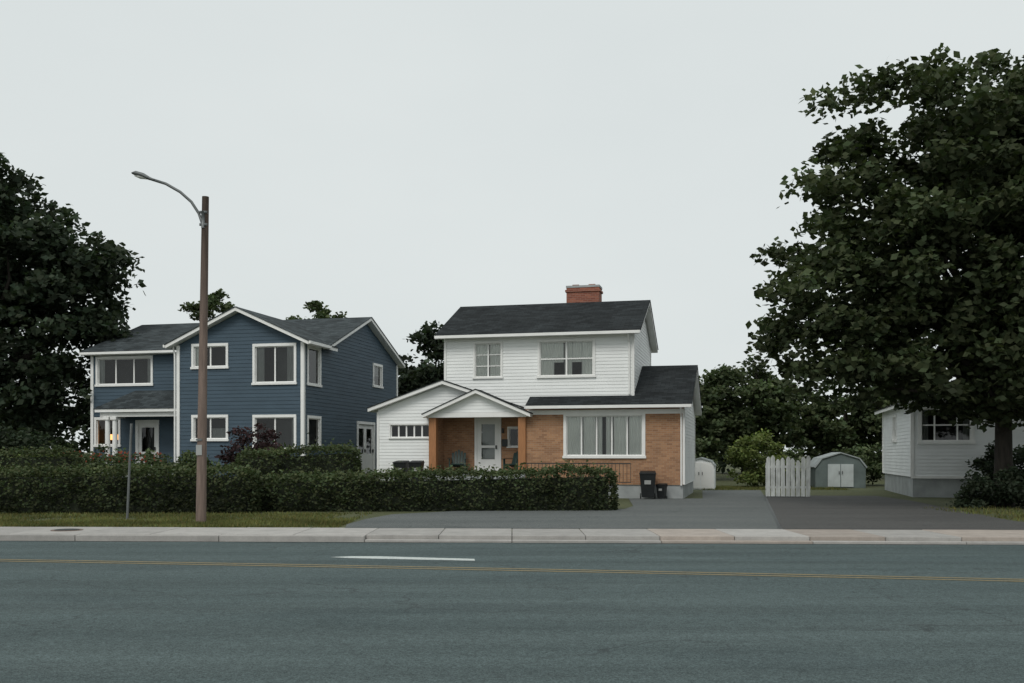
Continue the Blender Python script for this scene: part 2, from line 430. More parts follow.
wall(mb,PF(.2),-12.33,-9.95,.86,3.35,'white_siding',[gw],course=C)
gs=.341
wall(mb,PF(.2),-12.33,-6.67,3.35,4.50,'white_siding',lim=lambda z:(-12.33,-6.67) if z<=3.5 else (min(-9.5,-12.33+(z-3.5)/gs),max(-9.5,-6.67-(z-3.5)/gs)),course=C,extra=(3.5,))
wall(mb,PL(-12.33),.2,7,.86,3.5,'white_siding',course=C)
wall(mb,PF(-.16),-9.95,-6.1,3.34,4.1,'white_siding',lim=lambda z:(min(-8.03,-9.95+(z-3.34)/.43),max(-8.03,-6.1-(z-3.34)/.43)),course=C)
mb.obj('siding_walls',WH)
mb=MB()
def cb(u,v,z0,z1,w=.1,k='trim'): mb.box(u-w/2,u+w/2,v-w/2,v+w/2,z0,z1,k)
cb(-9.52,.41,3.4,6.4); cb(-1.96,.41,3.8,6.4); cb(-.01,.02,.54,3.4,.09) ; cb(-12.32,.21,.87,3.4); cb(-1.96,6.99,3.5,6.4); cb(-.01,6.98,.54,3.4)
mb.box(-10.05,-6.0,-.2,.12,3.14,3.33,'trim')
mb.box(-9.93,-6.16,-.14,1.49,3.36,3.40,'trim')
mb.box(-6.12,-.05,-.03,.0,3.22,3.40,'trim')
mb.box(-9.45,-2.03,.36,.40,6.22,6.40,'trim')
mb.obj('trim_boards',WH,bevel=.008)
mb=MB()
for u in (-9.9,-6.24): mb.box(u-.15,u+.15,-.13,.14,.95,3.138,'wood_post')
mb.obj('porch_posts',WH,bevel=.01)
mb=MB()
slab(mb,[(-6.0,-.4,3.60),(.3,-.4,3.60),(.3,3.5,5.35),(-6.0,3.5,5.35)],'roof')
slab(mb,[(.3,7.4,3.60),(-9.5,7.4,3.60),(-9.5,3.5,5.35),(.3,3.5,5.35)],'roof')
slab(mb,[(-9.83,.02,6.45),(-1.65,.02,6.45),(-1.65,3.7,8.12),(-9.83,3.7,8.12)],'roof')
slab(mb,[(-1.65,7.38,6.45),(-9.83,7.38,6.45),(-9.83,3.7,8.12),(-1.65,3.7,8.12)],'roof')
slab(mb,[(-12.65,7.3,3.58),(-12.65,-.12,3.58),(-9.5,-.12,4.655),(-9.5,7.3,4.655)],'roof_s')
slab(mb,[(-6.3,-.12,3.565),(-6.3,1.4,3.565),(-9.5,1.4,4.655),(-9.5,-.12,4.655)],'roof_s')
slab(mb,[(-10.22,1.2,3.30),(-10.22,-.45,3.30),(-8.03,-.45,4.25),(-8.03,1.2,4.25)],'roof_s')
slab(mb,[(-5.84,-.45,3.30),(-5.84,1.2,3.30),(-8.03,1.2,4.25),(-8.03,-.45,4.25)],'roof_s')
mb.obj('roof',WH)
mb=MB(); mb.box(-5.2,-3.8,3.85,4.65,7.4,8.78,'redbrick'); mb.box(-5.25,-3.75,3.8,4.7,8.60,8.69,'redbrick'); mb.box(-5.22,-3.78,3.83,4.67,8.781,8.87,'concrete')
for u in (-4.85,-4.15): mb.box(u-.14,u+.14,4.1,4.4,8.872,8.95,'redbrick')
mb.box(-5.24,-3.76,3.7,4.7,7.75,7.99,'flashing')
mb.obj('chimney',WH)
mb=MB()
mb.box(-6.0,.3,-.52,-.435,3.44,3.55,'trim'); mb.box(-9.83,-1.65,-.09,-.015,6.30,6.41,'trim')
mb.tube([(-.1,-.45,3.44),(-.1,-.08,3.1),(-.1,-.06,.5)],[.035]*3,'trim',6)
mb.tube([(-2.1,-.03,6.3),(-2.1,.33,6.0),(-2.1,.33,4.0)],[.035]*3,'trim',6)
mb.obj('gutters',WH)
window(WH,PF(0),*pw,colw=[.2,.4,.6,.8],curt=[(0,.19),(.22,.38),(.41,.47),(.52,.58),(.62,.79),(.82,1)],trim=.11,rows=1)
window(WH,PF(.4),*uw[0],cols=2,rows=3,curt=[(0,.46),(.54,1)],trim=.07)
window(WH,PF(.4),*uw[1],cols=2,hung=True,curt=[(0,.26),(.26,.44,.4,1),(.46,.60),(.60,.78,.4,1),(.78,1)],trim=.09,rows=2)
window(WH,PF(.2),*gw,cols=5,trim=.05,name='garage_window')
window(WH,PF(1.5),*sw,trim=.06)
mb=MB(); P=PF(1.5); u0,u1,z0,z1=door
mb.pbox(P,u0-.1,u0,z0,z1,-.05,.05,'trim'); mb.pbox(P,u1,u1+.1,z0,z1,-.05,.05,'trim'); mb.pbox(P,u0-.1,u1+.1,z1,z1+.1,-.05,.055,'trim')
mb.pbox(P,u0,u0+.18,z0+.01,z1,-.06,-.01,'trim'); mb.pbox(P,u1-.18,u1,z0+.01,z1,-.06,-.01,'trim')
mb.pbox(P,u0+.18,u1-.18,z1-.2,z1,-.058,-.012,'trim'); mb.pbox(P,u0+.18,u1-.18,z0+.01,z0+.5,-.058,-.012,'trim'); mb.pbox(P,u0+.18,u1-.18,1.95,2.05,-.056,-.014,'trim')
mb.pbox(P,u0+.18,u1-.18,z0+.5,z1-.2,-.2,-.15,'curtain_dark'); mb.poly([P(u0+.18,z0+.5,-.04),P(u1-.18,z0+.5,-.04),P(u1-.18,z1-.2,-.04),P(u0+.18,z1-.2,-.04)],'glass')
mb.pbox(P,u1-.14,u1-.09,1.9,2.05,-.01,.05,'iron'); mb.pbox(P,-7.42,-7.36,2.55,2.75,.0,.12,'iron'); mb.pbox(P,-7.43,-7.2,2.0,2.3,.0,.1,'iron')
mb.obj('front_door',WH)
mb=MB()
mb.box(-6.1,-1.9,-.95,-.91,1.32,1.36,'iron'); mb.box(-6.1,-1.9,-.94,-.92,.62,.65,'iron')
u=-6.1
while u<-1.88: mb.box(u-.009,u+.009,-.939,-.921,.0 if abs((u+6.1)%1.4)<.05 else .62,1.33,'iron'); u+=.14
mb.obj('railing',WH)

def adirondack(name,loc,rz):
    mb=MB(); k='green_paint'
    mb.hexa([(-.26,-.3,.33),(.26,-.3,.33),(.26,.25,.22),(-.26,.25,.22)],[(-.26,-.3,.36),(.26,-.3,.36),(.26,.25,.25),(-.26,.25,.25)],k)
    for i in range(5):
        x=-.24+i*.12; h=.92-.06*abs(i-2)
        mb.hexa([(x-.05,.22,.24),(x+.05,.22,.24),(x+.05,.25,.24),(x-.05,.25,.24)],[(x-.05,.48,h),(x+.05,.48,h),(x+.05,.51,h),(x-.05,.51,h)],k)
    for s in (-1,1):
        mb.box(s*.33-.06,s*.33+.06,-.36,.36,.54,.565,k); mb.box(s*.32-.02,s*.32+.02,-.3,-.2,0,.54,k)
        mb.hexa([(s*.29-.02,-.3,.2),(s*.29+.02,-.3,.2),(s*.29+.02,.5,0),(s*.29-.02,.5,0)],[(s*.29-.02,-.3,.33),(s*.29+.02,-.3,.33),(s*.29+.02,.5,.08),(s*.29-.02,.5,.08)],k)
    o=mb.obj(name); o.location=loc; o.rotation_euler=(0,0,rz); return o
def L2W(root,u,v,z):
    c,s=math.cos(A),math.sin(A); l=root.location
    return (l.x+u*c-v*s, l.y+u*s+v*c, l.z+z)
adirondack('garden_chair',L2W(WH,-9.1,.75,.95),A+.2)
adirondack('garden_chair',L2W(WH,-6.75,.75,.95),A-.3)

def bin_(name,loc,rz,s=1):
    mb=MB(); k='bin'
    a,b2=.22,.30
    mb.hexa([(-a,-a,.06),(a,-a,.06),(a,a,.06),(-a,a,.06)],[(-b2,-b2-.02,.92),(b2,-b2-.02,.92),(b2,b2,.92),(-b2,b2,.92)],k)
    mb.box(-.32,.32,-.34,.32,.92,.955,k)
    mb.hexa([(-.31,-.35,.957),(.31,-.35,.957),(.31,.33,.957),(-.31,.33,.957)],[(-.27,-.28,1.0),(.27,-.28,1.0),(.28,.30,1.05),(-.28,.30,1.05)],k)
    mb.tube([(-.26,.38,.96),(.26,.38,.96)],[.02,.02],k,8)
    for x in (-.2,.2): mb.box(x-.02,x+.02,.3,.39,.93,.97,k)
    for x in (-.29,.24): mb.tube([(x,.24,.1),(x+.05,.24,.1)],[.1,.1],'iron',14)
    mb.box(-.12,.12,-.31,-.285,.55,.7,'curtain_dark')
    o=mb.obj(name,bevel=.012); o.location=loc; o.rotation_euler=(0,0,rz); o.scale=(s,s,s); return o
bin_('wheelie_bin',L2W(WH,-1.30,-.62,.016),A+.1)
bin_('wheelie_bin',L2W(WH,-.80,-.40,.016),A-.25,.55)
bin_('wheelie_bin',L2W(WH,-11.0,-.7,.55),A,.85)
bin_('wheelie_bin',L2W(WH,-10.35,-.75,.55),A+.1,.85)

# ------------------------------------------------------------------ BLUE HOUSE
BH=empty('blue_house',(-8.18,39,0),A)
mb=MB(); mb.box(-5.44,-.04,.04,10.5,.2,.82,'concrete'); mb.box(-11.04,-5.44,2.24,10.5,.2,.82,'concrete')
mb.box(-9.4,-5.5,.75,2.2,.2,.86,'concrete'); mb.obj('foundation',BH)
gU=[(-4.76,-3.33,5.20,6.02),(-2.06,-.38,4.52,5.95)]; gL=[(-4.76,-3.33,2.3,3.16),(-2.06,-.38,1.9,3.14)]
sO=[(.42,1.5,4.5,5.93),(.42,1.5,2.0,3.12),(7.45,8.45,4.9,5.82),(5.55,7.45,.82,3.05)]
lO=[(-10.78,-8.16,4.74,5.86),(-10.85,-9.75,2.1,3.2),(-8.78,-7.88,.9,3.05)]
mb=MB(); K='blue_siding'; C2=.15
wall(mb,PF(0),-5.48,0,.8,7.35,K,gU+gL,lim=lambda z:(-5.48,0) if z<=6.1 else (min(-2.74,-5.48+(z-6.1)/.45),max(-2.74,-(z-6.1)/.45)),course=C2,extra=(6.1,))
ms=.385
wall(mb,PR(0),0,2.2,.8,6.1,K,[o for o in sO[:2]],course=C2)
wall(mb,PR(0),2.2,10.6,.8,7.75,K,sO[2:],lim=lambda z:(2.2,10.6) if z<=6.12 else (min(6.4,2.2+(z-6.12)/ms),max(6.4,10.6-(z-6.12)/ms)),course=C2,extra=(6.12,))
wall(mb,PL(-11.08),2.2,10.6,.8,7.75,K,lim=lambda z:(2.2,10.6) if z<=6.12 else (min(6.4,2.2+(z-6.12)/ms),max(6.4,10.6-(z-6.12)/ms)),course=C2,extra=(6.12,))
wall(mb,PF(2.2),-11.08,-5.48,.8,6.2,K,lO,course=C2)
wall(mb,PL(-5.48),0,2.2,.8,6.1,K,course=C2); wall(mb,PB(10.6),-11.08,0,.8,6.1,K,course=C2)
mb.obj('siding_walls',BH)
mb=MB()
for (u,v) in ((-5.46,.02),(-.02,.02),(-11.06,2.22),(-.02,10.56),(-5.46,2.1)): mb.box(u-.07,u+.07,v-.07,v+.07,.82,6.08,'trim')
mb.box(-11.0,-5.55,2.14,2.2,6.0,6.1,'trim')
mb.obj('corner_boards',BH,bevel=.006)
mb=MB()
slab(mb,[(-11.4,1.85,6.16),(.32,1.85,6.16),(.32,6.4,7.92),(-11.4,6.4,7.92)],'roofb')
slab(mb,[(.32,10.95,6.16),(-11.4,10.95,6.16),(-11.4,6.4,7.92),(.32,6.4,7.92)],'roofb')
slab(mb,[(-5.85,5.6,6.12),(-5.85,-.35,6.12),(-2.74,-.35,7.53),(-2.74,5.6,7.53)],'roofb_s')
slab(mb,[(.37,-.35,6.12),(.37,2.5,6.12),(-2.74,5.6,7.53),(-2.74,-.35,7.53)],'roofb_s')
slab(mb,[(-9.75,.55,3.62),(-5.5,.55,3.62),(-5.5,2.2,4.45),(-8.9,2.2,4.45)],'roofb')
mb.poly([(-9.75,.55,3.61),(-8.9,2.2,4.44),(-9.75,2.2,3.61)],'roofb')
mb.obj('roof',BH)
mb=MB()
mb.box(-9.6,-5.5,.7,.88,3.26,3.44,'trim'); mb.box(-9.6,-9.42,.885,2.2,3.26,3.44,'trim')
for u in (-9.3,-8.95,-5.75):
    mb.tube([(u,.8,.86),(u,.8,3.26)],[.11,.10],'trim',16); mb.box(u-.14,u+.14,.66,.94,.86,1.0,'trim'); mb.box(u-.14,u+.14,.66,.94,3.14,3.258,'trim')
mb.obj('porch',BH)
mb=MB()
mb.box(-11.4,.32,1.74,1.84,6.02,6.12,'trim'); mb.box(.385,.47,-.35,1.7,5.98,6.09,'trim'); mb.box(-5.95,-5.865,-.35,1.7,5.98,6.09,'trim')
mb.tube([(-5.7,.0,6.0),(-5.6,-.05,5.7),(-5.6,-.05,.9)],[.04]*3,'trim',6)
mb.obj('gutters',BH)
P=PF(0); T=.10
window(BH,P,*gU[0],cols=2,curt=[(0,.12)],trim=T); window(BH,P,*gU[1],cols=2,curt=[(.0,.2),(.78,1)],trim=T,ck='curtain_dark')
window(BH,P,*gL[0],cols=2,curt=[(.5,1,.0,.5)],trim=T,ck='curtain_dark'); window(BH,P,*gL[1],cols=2,trim=T,curt=[(.9,1)],ck='curtain_dark')
window(BH,PR(0),*sO[0],trim=T,curt=[(0,.25)],ck='curtain_dark'); window(BH,PR(0),*sO[1],trim=T); window(BH,PR(0),*sO[2],trim=T,curt=[(0,1,.5,1)],ck='curtain_dark')
P=PF(2.2)
window(BH,P,*lO[0],colw=[.33,.67],trim=T,curt=[(.0,.1),(.9,1)],ck='curtain_dark'); window(BH,P,*lO[1],cols=2,trim=T,glow=True)
def door_(P,o,parent,k='trim',cols=1):
    u0,u1,z0,z1=o; mb=MB()
    mb.pbox(P,u0-.12,u0,z0,z1,-.05,.05,'trim'); mb.pbox(P,u1,u1+.12,z0,z1,-.05,.05,'trim'); mb.pbox(P,u0-.12,u1+.12,z1,z1+.12,-.05,.055,'trim')
    w=(u1-u0)/cols
    for i in range(cols):
        a=u0+i*w; b=a+w
        mb.pbox(P,a+.003,a+.14,z0,z1,-.07,-.02,k); mb.pbox(P,b-.14,b-.003,z0,z1,-.07,-.02,k)
        mb.pbox(P,a+.14,b-.14,z1-.2,z1,-.068,-.022,k); mb.pbox(P,a+.14,b-.14,z0,z0+.9,-.068,-.022,k)
        mb.poly([P(a+.14,z0+.9,-.05),P(b-.14,z0+.9,-.05),P(b-.14,z1-.2,-.05),P(a+.14,z1-.2,-.05)],'glass')
        mb.pbox(P,a+.14,b-.14,z0+.9,z1-.2,-.5,-.45,'room')
        mb.pbox(P,b-.12,b-.07,z0+.95,z0+1.1,-.02,.04,'iron')
    return mb.obj('door',parent)
door_(P,lO[2],BH); door_(PR(0),sO[3],BH,cols=2)

# ------------------------------------------------------------------ RIGHT BUNGALOW
RH=empty('white_bungalow',(15.66,39,0),A)
mb=MB(); mb.box(.05,7.4,.05,8.5,-.3,.82,'concrete'); mb.obj('foundation',RH)
ro=(.35,2.15,2.2,3.45)
mb=MB(); K='old_siding'
wall(mb,PF(0),0,7.5,.8,5.0,K,[ro],lim=lambda z:(0,7.5) if z<=3.75 else (min(3.75,(z-3.75)/.35),max(3.75,7.5-(z-3.75)/.35)),course=.14,extra=(3.75,))
lo=(4.2,5.1,2.3,3.3)
wall(mb,PL(0),0,8.6,.8,3.8,K,[lo],course=.14); wall(mb,PR(7.5),0,8.6,.8,3.8,K,course=.14); wall(mb,PB(8.6),0,7.5,.8,3.8,K,course=.14)
mb.obj('siding_walls',RH)
mb=MB()
for (u,v) in ((0.01,.01),(7.49,.01),(.01,8.58)): mb.box(u-.06,u+.06,v-.06,v+.06,.82,3.72,'trim')
mb.box(-.03,7.53,-.04,.03,.74,.84,'trim')
for i in range(4): mb.box(3.4,4.6,-.35*(4-i),-.35*(3-i)-.002,-.2,.2*(i+1),'concrete')
mb.hexa([(3.35,-1.5,.9),(3.41,-1.5,.9),(3.41,-.05,1.7),(3.35,-.05,1.7)],[(3.35,-1.5,.97),(3.41,-1.5,.97),(3.41,-.05,1.77),(3.35,-.05,1.77)],'trim')
mb.box(3.35,3.41,-1.5,-1.44,0,.9,'trim')
mb.obj('trim_and_steps',RH)
mb=MB()
slab(mb,[(-.35,9,3.76),(-.35,-.4,3.76),(3.75,-.4,5.2),(3.75,9,5.2)],'roof_s'); slab(mb,[(7.85,-.4,3.76),(7.85,9,3.76),(3.75,9,5.2),(3.75,-.4,5.2)],'roof_s')
mb.obj('roof',RH)
window(RH,PF(0),*ro,colw=[.27,.73],curt=[(0,.15),(.85,1)],trim=.12,ck='curtain_dark',hung=True); window(RH,PL(0),*lo,trim=.1,hung=True)

# ------------------------------------------------------------------ picket fence, shed
mb=MB()
for i in range(9):
    x=i*.19; h=1.48+.07*math.sin(i*1.9)+random.uniform(-.06,.04); l=random.uniform(-.02,.02); W=.158
    mb.hexa([(x,-.012,.04),(x+W,-.012,.04),(x+W,.012,.04),(x,.012,.04)],[(x+l,-.012,h),(x+W+l,-.012,h),(x+W+l,.012,h),(x+l,.012,h)],'fence')
    mb.hexa([(x+l,-.0118,h+.001),(x+W+l,-.0118,h+.001),(x+W+l,.0118,h+.001),(x+l,.0118,h+.001)],[(x+.06+l,-.0118,h+.09),(x+.1+l,-.0118,h+.09),(x+.1+l,.0118,h+.09),(x+.06+l,.0118,h+.09)],'fence')
for z in (.35,1.15): mb.box(-.02,1.7,.014,.055,z,z+.09,'fence')
for x in (.0,1.55): mb.box(x,x+.1,.057,.15,-.1,1.35,'fence')
o=mb.obj('picket_fence'); o.location=(9.95,39.0,0); o.rotation_euler=(0,0,-.12)

def shed(name,loc,rz,w,d,hw,ht,sk,dk,rim='shedrim'):
    mb=MB()
    prof=[(-w/2,0),(-w/2,hw),(-w*.36,hw+(ht-hw)*.62),(0,ht),(w*.36,hw+(ht-hw)*.62),(w/2,hw),(w/2,0)]
    mb.hexa([(x,0,z) for x,z in prof],[(x,d,z) for x,z in prof],sk)
    for i in range(1,len(prof)-2):
        (x0,z0),(x1,z1)=prof[i],prof[i+1]
        mb.hexa([(x0*1.02,-.08,z0+.0),(x1*1.02,-.08,z1+.0),(x1*1.06,-.08,z1+.05),(x0*1.06,-.08,z0+.05)],[(x0*1.02,d+.05,z0),(x1*1.02,d+.05,z1),(x1*1.06,d+.05,z1+.05),(x0*1.06,d+.05,z0+.05)],rim)
    for s in (-1,1):
        a,b2=(.02,.62) if s>0 else (-.62,-.02)
        mb.box(a,b2,-.05,-.002,.06,hw+.2,dk)
        for j in range(1,5): xx=a+(b2-a)*j/5; mb.box(xx-.012,xx+.012,-.065,-.052,.1,hw+.16,dk)
        mb.box(s*.08-.015,s*.08+.015,-.09,-.053,.7,.85,'iron')
    o=mb.obj(name); o.location=loc; o.rotation_euler=(0,0,rz); return o
shed('garden_shed',(16.5,50,.0),A*.5,2.45,2.2,1.0,1.75,'shed','sheddoor')
shed('garden_shed',(9.0,47.5,.0),A,1.3,1.8,1.1,1.5,'old_siding','trim')

# ------------------------------------------------------------------ street lamp & sign
SL=empty('street_lamp',(-7.58,24.2,0))
mb=MB()
mb.tube([(0,0,-.3),(.02,0,.02),(.07,0,4),(.13,0,7.93)],[.135,.13,.105,.085],'pole',10)
mb.obj('pole',SL,smooth=True)
mb=MB()
arm=[(.08,-.1,7.25),(-.0,-.1,7.5),(-.18,-.1,7.78),(-.45,-.1,8.02),(-.8,-.1,8.22),(-1.15,-.1,8.33)]
mb.tube(arm,[.034]*6,'galv',8)
mb.tube([(.1,-.1,7.15),(.1,-.1,7.55)],[.045,.045],'galv',8)
mb.box(.02,.2,-.13,-.09,7.2,7.26,'galv'); mb.box(.02,.2,-.13,-.09,7.5,7.56,'galv')
mb.tube([(-1.08,-.1,8.31),(-1.2,-.1,8.35),(-1.35,-.1,8.42),(-1.52,-.1,8.47),(-1.62,-.1,8.48)],[.05,.08,.12,.115,.04],'galv',12,flat=.5)
mb.obj('arm_and_head',SL,smooth=True)
mb=MB(); mb.tube([(-1.26,-.1,8.35),(-1.42,-.1,8.385),(-1.55,-.1,8.42)],[.05,.085,.04],'curtain',10,flat=.5)
mb.box(-.06,.08,-.135,-.118,1.65,1.9,'curtain_dark'); mb.box(-.06,.08,-.13,-.112,2.0,2.05,'galv')
mb.obj('lens_and_tag',SL)
mb=MB()
mb.tube([(0,0,-.2),(.11,0,2.45)],[.032,.03],'galv',8); mb.hexa([(.083,-.3,1.95),(.093,-.3,1.95),(.093,.3,1.95),(.083,.3,1.95)],[(.1,-.3,2.4),(.11,-.3,2.4),(.11,.3,2.4),(.1,.3,2.4)],'galv')
o=mb.obj('street_sign'); o.location=(-9.75,25.2,0); o.rotation_euler=(0,0,.37)

# ------------------------------------------------------------------ foliage
def leafmesh(name,C,size,tint,mat,parent=None,flat=.5,aspect=.65):
    n=len(C)
    d=rng.normal(size=(n,3)); d[:,2]*=flat; d/=np.linalg.norm(d,axis=1)[:,None]
    r=rng.normal(size=(n,3)); b2=np.cross(d,r); b2/=np.linalg.norm(b2,axis=1)[:,None]
    s=(size*rng.uniform(.6,1.25,n))[:,None]
    V=np.empty((n,4,3)); V[:,0]=C-d*s; V[:,1]=C+b2*s*aspect-d*s*.1; V[:,2]=C+d*s; V[:,3]=C-b2*s*aspect-d*s*.1
    me=bpy.data.meshes.new(name)
    me.vertices.add(4*n); me.vertices.foreach_set('co',V.ravel())
    me.loops.add(4*n); me.loops.foreach_set('vertex_index',np.arange(4*n,dtype=np.int32))
    me.polygons.add(n); me.polygons.foreach_set('loop_start',np.arange(0,4*n,4,dtype=np.int32)); 
    me.update(calc_edges=True)
    at=me.color_attributes.new('tint','FLOAT_COLOR','POINT')
    T=np.repeat(np.concatenate([tint,np.ones((n,1))],1),4,axis=0).astype(np.float32); at.data.foreach_set('color',T.ravel())
    me.materials.append(mat); me.validate()
    o=bpy.data.objects.new(name,me); COL.objects.link(o)
    if parent: o.parent=parent
    return o
def tints(n,k,hue=.09):
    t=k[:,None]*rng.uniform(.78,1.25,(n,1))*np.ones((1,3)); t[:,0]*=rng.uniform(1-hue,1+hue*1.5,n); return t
def clusters(lobes,nc,r0,r1,zmin=-9,seed=0,pw=3.2):
    out=[]; w=np.array([l[3]*l[4]*l[5] for l in lobes])**.75; w/=w.sum()
    while len(out)<nc:
        l=lobes[rng.choice(len(lobes),p=w)]
        d=rng.normal(size=3); d/=np.linalg.norm(d)
        nz=noise.noise(Vector((d[0]*2.1+seed,d[1]*2.1,d[2]*2.1)))*.24
        f=rng.uniform(.05,1)**(1/pw)*(.93+nz)
        p=np.array([l[0]+d[0]*l[3]*f,l[1]+d[1]*l[4]*f,l[2]+d[2]*l[5]*f])
        if p[2]<zmin: continue
        out.append((p,rng.uniform(r0,r1)*(1.1-.35*f)))
    return out
def cloud(cl,per,r,vflat,droop=.18):
    Cs=[];K=[]
    for p,rc in cl:
        n=int(per*(rc/((r[0]+r[1])/2))**2)
        g=rng.normal(size=(n,3)); g/=np.linalg.norm(g,axis=1)[:,None]
        g*=(rng.uniform(0,1,(n,1))**.55)*rc*rng.uniform(.75,1.25,(n,1))
        a=rng.normal(size=3); a[2]*=.3; a/=np.linalg.norm(a); g+=np.outer(g@a,a)*rng.uniform(.1,.7)
        g[:,2]*=vflat; g[:,2]-=droop*(g[:,0]**2+g[:,1]**2)/rc
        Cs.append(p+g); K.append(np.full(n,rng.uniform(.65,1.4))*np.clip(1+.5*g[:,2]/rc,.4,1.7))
    return np.concatenate(Cs),np.concatenate(K)
def tree(name,base,tr,fork,lobes,nc,per,leaf,mat,r=(.6,1.2),zmin=2,nl=18,seed=0,vflat=.6,lean=(0,0)):
    E=empty(name,base); bx=np.array(base)
    cl=clusters(lobes,nc,r[0],r[1],zmin,seed)
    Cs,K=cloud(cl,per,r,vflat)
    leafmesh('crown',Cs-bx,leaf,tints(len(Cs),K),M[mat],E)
    mb=MB(); top=Vector((lean[0],lean[1],fork))
    mb.tube([(0,0,-.3),(0,0,.15),(lean[0]*.3,lean[1]*.3,fork*.45),top],[tr*1.5,tr*1.1,tr*.9,tr*.8],'bark',12)
    order=sorted(range(len(cl)),key=lambda i:rng.random())[:nl]
    for i in order:
        q=Vector(cl[i][0]-bx); st=top+Vector((0,0,rng.uniform(-.3,.25)*fork*.4)); st.x=top.x*.8; st.y=top.y*.8
        if q.z<st.z: st.z=max(q.z*.8,fork*.6)
        m1=st.lerp(q,.35)+Vector((0,0,.12*(q-st).length))+Vector(rng.normal(size=3)*.15); m2=st.lerp(q,.7)+Vector((0,0,.08*(q-st).length))+Vector(rng.normal(size=3)*.2)
        mb.tube([st,m1,m2,q],[tr*.5,tr*.33,tr*.18,tr*.05],'bark',7)
    mb.obj('trunk_and_limbs',E,smooth=True)
    return E
# big maple on the right
tree('maple_tree',(15.7,31.8,0),.30,3.0,[(15.8,31.5,8.3,7.2,5.4,5.6),(11.6,31.5,6.8,4.4,4,3.5),(18.5,32,7,6,5,5),(13.0,31,10.6,4.4,4,3.7),(16.5,31,11.4,4,4,3.2),(15.2,30.5,4.4,5.0,3,1.9),(10.6,31.5,5.2,3.0,2.6,1.7)],760,165,.135,'maple',(.5,1.1),2.8,34,3,.6)
# dark tree on the left
tree('maple_tree',(-23.8,46,.6),.4,4,[(-24.0,46,11.7,4.3,4.2,4.0),(-21.8,46,9.6,3.6,3.2,2.4),(-19.9,46,10.3,2.5,2.2,1.5),(-19.8,46,7.2,2.4,2,1.2),(-22.3,46,5.4,4.8,4,3.6),(-27,46,8,5,4,5)],430,150,.175,'dark',(.65,1.3),1.0,20,12)
tree('tree',(-4.2,56,.6),.22,4,[(-4.0,56,7.0,2.6,2.3,2.3),(-4.6,56,4.2,3.0,2.4,2.8)],120,140,.17,'dark',(.5,1.0),1.0,12,5)
tree('tree',(-18.3,62,.6),.2,6,[(-18.5,62,10.3,1.7,1.7,1.5),(-18,62,7.8,2.6,2.4,1.8)],60,110,.14,'mid',(.35,.75),1.0,12,7)
tree('tree',(-12.6,62,.6),.2,6,[(-12.5,62,10.0,2.0,2,1.6),(-12.6,62,7.6,2.8,2.6,1.8)],60,110,.14,'mid',(.35,.75),1.0,12,8)
tree('tree',(14.2,60,.3),.25,3,[(13.8,60,4.8,3.3,3,3.1),(11.4,60,3.4,2.6,2.6,2.6),(16.5,60,3.8,2.8,2.6,2.6)],220,135,.16,'mid',(.5,1.0),.3,14,9)
tree('tree',(20.5,61,.3),.25,3,[(20.2,61,3.8,3.6,3,2.8),(24,61,4.2,3.5,3,3.2)],180,130,.16,'mid',(.5,1.0),.3,14,10)

def mass(name,lobes,nc,per,leaf,mat,r,zmin,seed=0):
    cl=clusters(lobes,nc,r[0],r[1],zmin,seed); Cs,K=cloud(cl,per,r,.8,.05)
    return leafmesh(name,Cs,leaf,tints(len(Cs),K),M[mat])
mass('background_trees',[(x,70+rng.uniform(-3,3),2.4,4,3,2.9) for x in range(-60,62,6)],360,100,.28,'dark',(.9,1.5),.2)
mass('bush',[(12.3,50.5,1.5,1.5,1.1,1.5),(13.5,51,.9,1,1,1.0)],80,140,.085,'light',(.3,.55),.1)
mass('bush',[(9.6,52,1.4,1.2,1,1.3)],30,150,.10,'mid',(.3,.6),.1)
mass('bush',[(14.5,53,1.0,1.6,1,1.0),(19,53,1.2,2.2,1,1.2)],60,140,.10,'mid',(.3,.6),.1)
mass('bush',[(16.2,30.3,.7,1.5,.9,1.1),(14.8,31,.4,1.0,.8,.7),(18,30,1.0,1.5,1,1.5)],95,150,.075,'dark',(.25,.5),.05)
mass('bush',[(18.3,36.8,1.2,1.2,.6,1.0)],35,150,.08,'dark',(.3,.5),.05)
mass('red_shrub',[(-9.6,36.3,1.9,.95,.8,1.1),(-8.9,36.2,1.4,.7,.7,.7)],45,150,.07,'red',(.25,.5),.6)
mass('bush',[(-12.0,37.5,1.1,.8,.7,.7)],25,130,.07,'hedge',(.25,.45),.5)
mass('bush',[(-13.8,38.8,1.0,1.1,.8,.8),(-16,39,1.1,1.3,.8,.9)],45,130,.07,'mid',(.25,.45),.5)
mass('bush',[(-18.2,38,1.1,1.1,.8,.8)],30,130,.08,'light',(.25,.45),.5)
mass('bush',[(-20.5,40,1.5,2.5,1.2,1.3),(-24,40,2,2.5,1.2,1.6)],90,140,.10,'dark',(.35,.7),.5)
E=empty('flower_bed',(0,0,0)); n=90
fc=np.stack([rng.uniform(-17.3,-13.2,n),rng.uniform(37.4,38.2,n),rng.uniform(1.4,1.8,n)],1)
fm=MB()
for p in fc:
    r_=rng.uniform(.03,.055)
    for a_ in range(3):
        t_=a_*2.1+rng.uniform(0,1); fm.poly([p+np.array([math.cos(t_)*r_,math.sin(t_)*r_,0]),p+np.array([0,0,r_]),p-np.array([math.cos(t_)*r_,math.sin(t_)*r_,0]),p-np.array([0,0,r_])],'flower')
fm.obj('blossoms',E)
fl=np.stack([rng.uniform(-17.5,-13,2600),rng.uniform(37.3,38.3,2600),rng.uniform(.6,1.7,2600)],1); leafmesh('stems_and_leaves',fl,.06,tints(2600,np.full(2600,1.)),M['mid'],E)

